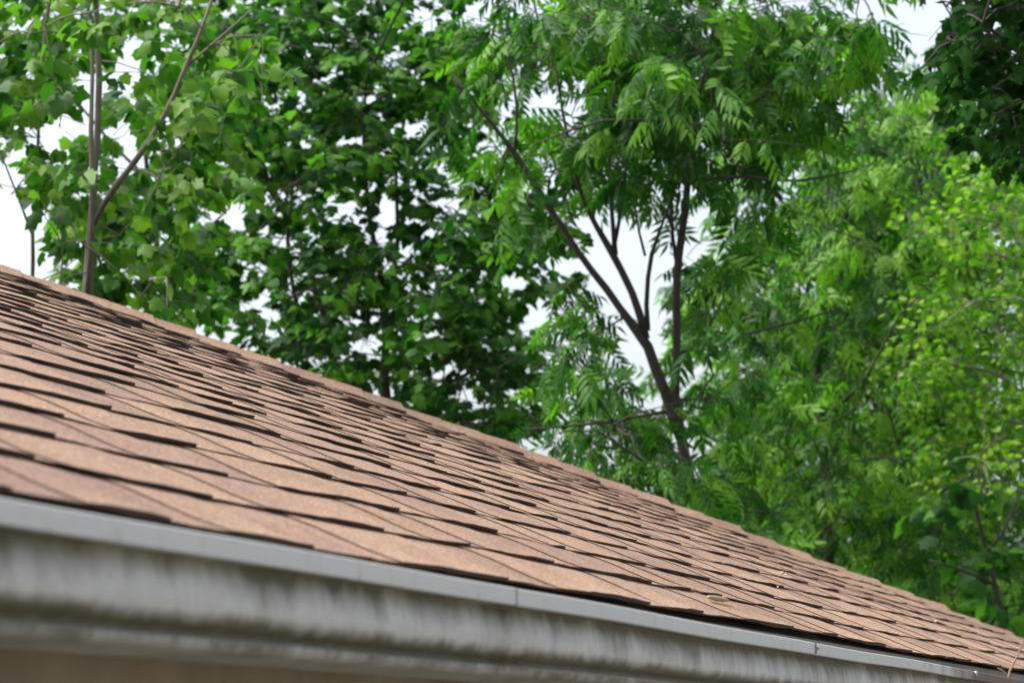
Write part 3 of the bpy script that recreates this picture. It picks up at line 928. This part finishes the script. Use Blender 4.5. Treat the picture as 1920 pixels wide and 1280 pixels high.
# -- pinnate-leaved tree with the forked dark trunk
grow('ash_tree', 'bright green ash tree with forked dark trunk and drooping feathered leaves', 'ash', L_ash, MAT['bark_dark'], 12.0,
     [[(1300, 960, 13), (1292, 890, 12), (1284, 850, 12), (1270, 795, 12), (1266, 745, 10), (1268, 700, 9.5), (1267, 620, 9), (1265, 560, 9), (1272, 480, 8.5), (1283, 390, 8), (1293, 335, 7.5), (1296, 270, 6), (1304, 200, 5), (1330, 110, 4), (1345, 0, 3), (1350, -120, 2)],
      [(1276, 820, 11), (1258, 770, 12), (1244, 722, 12), (1226, 672, 12), (1208, 628, 11), (1178, 592, 9), (1140, 552, 8), (1100, 492, 7.5), (1075, 452, 7), (1040, 412, 7), (1000, 340, 7), (965, 290, 6), (930, 235, 5), (890, 200, 4), (850, 140, 3)],
      [(1212, 635, 9), (1196, 570, 8.5), (1172, 512, 8), (1152, 475, 8), (1128, 440, 7), (1100, 405, 5), (1080, 340, 4), (1060, 240, 3.5), (1040, 120, 2.5)],
      [(1154, 478, 6), (1152, 430, 5.5), (1146, 380, 5), (1140, 300, 4), (1150, 180, 3), (1170, 60, 2.5)],
      [(1150, 470, 5), (1164, 420, 4.5), (1166, 370, 4), (1180, 260, 3)],
      [(1215, 620, 6), (1214, 560, 5.5), (1209, 505, 5), (1214, 462, 4.5), (1236, 438, 3.5), (1254, 402, 3), (1270, 340, 2)],
      [(1210, 480, 3.5), (1196, 440, 3), (1184, 402, 2.5), (1190, 340, 2)],
      [(1270, 500, 5), (1258, 440, 4.5), (1252, 380, 4), (1265, 310, 3.5), (1280, 180, 2.5)],
      [(1288, 350, 5), (1313, 293, 4), (1350, 230, 3.5), (1400, 150, 3), (1440, 40, 2)],
      [(1292, 345, 4), (1355, 318, 3.5), (1420, 330, 3.5), (1470, 355, 3.5), (1540, 332, 2.5), (1600, 320, 2)],
      [(1268, 665, 4), (1300, 638, 3.5), (1400, 632, 3), (1480, 605, 2.5), (1570, 580, 2)],
      [(1266, 750, 4.5), (1310, 748, 4), (1370, 745, 3.5), (1425, 748, 3)],
      [(1272, 800, 5), (1286, 780, 4), (1298, 760, 3.5), (1340, 700, 2.5)],
      [(965, 290, 4), (975, 230, 3.5), (968, 160, 3), (940, 60, 2.5), (925, -40, 2)],
      [(1300, 240, 3), (1390, 200, 3), (1500, 150, 2.5), (1600, 110, 2)],
      [(1178, 590, 2.5), (1140, 620, 2), (1070, 655, 1.8), (1000, 690, 1.4)],
      [(1255, 770, 4), (1160, 790, 3.5), (1060, 800, 3), (980, 805, 2)]],
     [(960, 50, 80, 60, 1.0), (1080, 50, 100, 60, 1.2), (1200, 55, 90, 60, 1.0), (1320, 70, 110, 60, 1.2), (1450, 50, 100, 55, 1.1), (1560, 50, 80, 45, .9), (1645, 40, 50, 35, .6), (1090, 235, 90, 50, 1.1),
      (1230, 200, 90, 50, 1.2), (1380, 165, 100, 55, 1.2), (1500, 150, 90, 45, 1.0), (1600, 110, 60, 40, .8), (1150, 300, 90, 45, 1.0), (1255, 290, 60, 40, .9), (1400, 260, 70, 45, .9), (1120, 145, 90, 40, .9), (950, 160, 50, 50, .8),
      (900, 260, 60, 45, .7), (1010, 330, 40, 40, .5), (1430, 380, 60, 35, .7), (1350, 330, 40, 40, .5), (1200, 370, 50, 25, .6), (1330, 480, 45, 50, .6), (1310, 570, 40, 50, .5), (1190, 740, 90, 40, .9), (1150, 800, 110, 35, 1.1), (1100, 700, 50, 40, .5),
      (1070, 600, 35, 40, .4), (1240, 840, 60, 40, 1.0), (1120, 860, 90, 30, 1.0), (1330, 920, 90, 45, 1.3), (1390, 960, 80, 40, 1.0), (1280, 640, 35, 40, .4), (1060, 500, 30, 30, .3), (1500, 240, 60, 40, .8), (1300, -90, 380, 70, .6), (1330, 740, 50, 50, .6), (1180, 610, 20, 15, .3), (1075, 600, 40, 40, .8), (1085, 525, 35, 30, .8), (1010, 400, 40, 40, .8), (1090, 690, 45, 35, .9), (1050, 480, 30, 30, .5), (1130, 755, 50, 30, .9), (1040, 720, 40, 30, .7), (1420, 80, 80, 60, .6)],
     leaf=.152, dens=4.6, spread=1.4, spray=.36, per=9, gaps=GAPS+[(1228, 690, 24, 55), (1270, 800, 18, 45), (1268, 610, 13, 140), (1180, 560, 40, 60), (1280, 400, 20, 60), (1080, 460, 30, 40)], hang=.7, flat=.7, vbias=.42, vspan=.65, seed=3, fwd=.6, maxlink=.9)

# -- right-hand wood, nearer row
grow('ash_tree', 'mid green fine-leaved ash right of the forked trunk, above the roof', 'fine', L_mid, MAT['bark_dark'], 17.0,
     [[(1560, 1250, 14), (1550, 900, 10), (1530, 700, 8), (1560, 500, 6), (1600, 350, 5), (1620, 220, 3)],
      [(1540, 800, 5), (1580, 745, 4.5), (1630, 720, 4), (1690, 650, 3), (1750, 600, 2)],
      [(1545, 850, 5), (1480, 780, 4), (1420, 700, 3)],
      [(1580, 430, 4), (1680, 380, 3.5), (1760, 330, 3), (1800, 240, 2)],
      [(1550, 900, 5), (1620, 860, 4), (1540, 790, 3), (1545, 760, 2.5)]],
     [(1600, 300, 110, 70, 1.1), (1690, 220, 90, 60, 1.0), (1750, 330, 110, 80, 1.1), (1560, 420, 100, 60, 1.1), (1680, 450, 120, 70, 1.1), (1820, 420, 100, 80, .9), (1440, 520, 80, 60, 1.0), (1400, 610, 80, 50, 1.1),
      (1550, 570, 120, 70, 1.2), (1700, 610, 120, 80, 1.1), (1470, 700, 110, 60, 1.2), (1620, 750, 130, 70, 1.2), (1390, 820, 80, 60, 1.2), (1520, 870, 120, 60, 1.3), (1680, 900, 120, 70, 1.2), (1600, 1000, 130, 60, 1.3), (1750, 1050, 120, 60, 1.2),
      (1860, 1110, 90, 50, 1.2), (1450, 950, 80, 40, 1.2), (1540, 340, 60, 60, .8), (1640, 160, 60, 40, .6), (1990, 700, 60, 400, .6)],
     leaf=.155, dens=4.9, spread=1.8, spray=.36, per=9, gaps=GAPS, hang=.55, flat=.7, vbias=.44, vspan=.8, seed=4)

# -- yellow-green tree at the right edge
grow('maple_tree', 'yellow-green maple with pale leaf clusters at the right edge', 'rosette', L_yel, MAT['bark_pale'], 15.0,
     [[(2060, 1300, 12), (2020, 900, 9), (1990, 600, 7), (1960, 400, 5), (1930, 250, 3)],
      [(2000, 700, 5), (1920, 600, 4), (1850, 570, 3), (1790, 560, 2)],
      [(1985, 560, 5), (1910, 490, 4), (1840, 460, 3), (1770, 450, 2)],
      [(2015, 880, 5), (1900, 710, 4), (1850, 690, 3.5), (1760, 680, 2.5)],
      [(2010, 820, 5), (1930, 800, 4), (1860, 780, 3), (1800, 760, 2)]],
     [(1745, 420, 50, 35, 1.0), (1800, 440, 50, 40, 1.0), (1855, 330, 40, 60, 1.0), (1900, 400, 40, 50, 1.0), (1830, 560, 60, 40, 1.0), (1885, 640, 50, 50, 1.2), (1760, 640, 60, 50, 1.0), (1725, 560, 40, 40, .8),
      (1800, 760, 80, 60, 1.2), (1885, 820, 60, 70, 1.2), (1850, 900, 70, 50, 1.0), (1770, 860, 60, 50, 1.0), (1980, 600, 60, 300, .8), (1900, 520, 40, 40, .8), (1700, 700, 50, 40, .7)],
     leaf=.046, dens=7.5, spread=1.1, spray=.24, per=20, gaps=(), hang=.3, flat=.5, vbias=.5, vspan=.5, seed=5, twig_r=.005)

# -- overhanging boughs at the top right corner, underside shade put into leaf colour
grow('broadleaf_tree', 'green boughs with shade-darkened leaf colour hanging into the top right corner', 'maple', L_shade, MAT['bark_dark'], 9.5,
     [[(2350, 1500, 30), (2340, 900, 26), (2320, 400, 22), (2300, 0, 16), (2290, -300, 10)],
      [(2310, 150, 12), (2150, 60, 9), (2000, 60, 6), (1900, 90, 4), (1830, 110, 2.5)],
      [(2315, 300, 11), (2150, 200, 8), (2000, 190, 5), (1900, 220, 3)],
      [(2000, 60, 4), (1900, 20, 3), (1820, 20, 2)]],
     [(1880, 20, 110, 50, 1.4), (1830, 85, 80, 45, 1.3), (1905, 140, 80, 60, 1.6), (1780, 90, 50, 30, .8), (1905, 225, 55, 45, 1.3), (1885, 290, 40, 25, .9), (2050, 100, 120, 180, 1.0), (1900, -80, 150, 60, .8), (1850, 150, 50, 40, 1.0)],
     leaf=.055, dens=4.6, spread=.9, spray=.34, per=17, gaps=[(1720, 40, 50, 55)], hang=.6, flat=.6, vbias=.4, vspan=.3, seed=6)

# -- background wood
for i, (x0, lab, sd) in enumerate([(1500, 'hazy mid green tree furthest back behind the fine-leaved ash', 7), (1800, 'tall background tree behind the yellow-green maple', 8)]):
    bl = []
    rr = random.Random(sd)
    for cx_ in range(x0-150, x0+260, 75):
        for cy_ in range(250 if i == 0 else 180, 1180, 80):
            if cx_ < 1420 and cy_ < 560: continue
            if cx_ < 1330: continue
            bl.append((cx_+rr.uniform(-30, 30), cy_+rr.uniform(-30, 30), 60, 55, rr.uniform(.5, 1.2)))
    grow('background_tree', lab, 'fine', L_mid, MAT['bark_dark'], 24.0+3*i,
         [[(x0+30, 1300, 14), (x0+25, 900, 9), (x0+10, 600, 6), (x0+40, 300, 3)], [(x0+20, 800, 5), (x0-80, 620, 3), (x0-100, 480, 2)], [(x0+20, 700, 5), (x0+120, 520, 3), (x0+150, 350, 2)]],
         bl, leaf=.27, dens=3.4, spread=2.4, spray=.6, per=9, gaps=GAPS[-12:], hang=.5, flat=.7, vbias=.55, vspan=.5, seed=sd, twig_r=.008, maxlink=2.5)

# -- dark understorey at the lower right
grow('maple_sapling', 'dark green young maple low at the right above the roof edge', 'maple', L_dark, MAT['bark_dark'], 14.0,
     [[(1900, 1330, 9), (1880, 1150, 7), (1850, 1040, 5), (1830, 950, 4), (1810, 880, 2)],
      [(1870, 1100, 4), (1800, 1060, 3), (1740, 1050, 2.5)], [(1850, 1040, 4), (1900, 980, 3), (1920, 900, 2)]],
     [(1740, 970, 60, 40, .8), (1830, 930, 60, 40, .8), (1880, 1040, 60, 60, 1.0), (1800, 1110, 80, 40, .7), (1890, 1160, 60, 30, .8), (1960, 1050, 60, 90, .6)],
     leaf=.12, dens=1.3, spread=.8, spray=.42, per=12, gaps=(), hang=.5, flat=.7, vbias=.5, vspan=.5, seed=9)
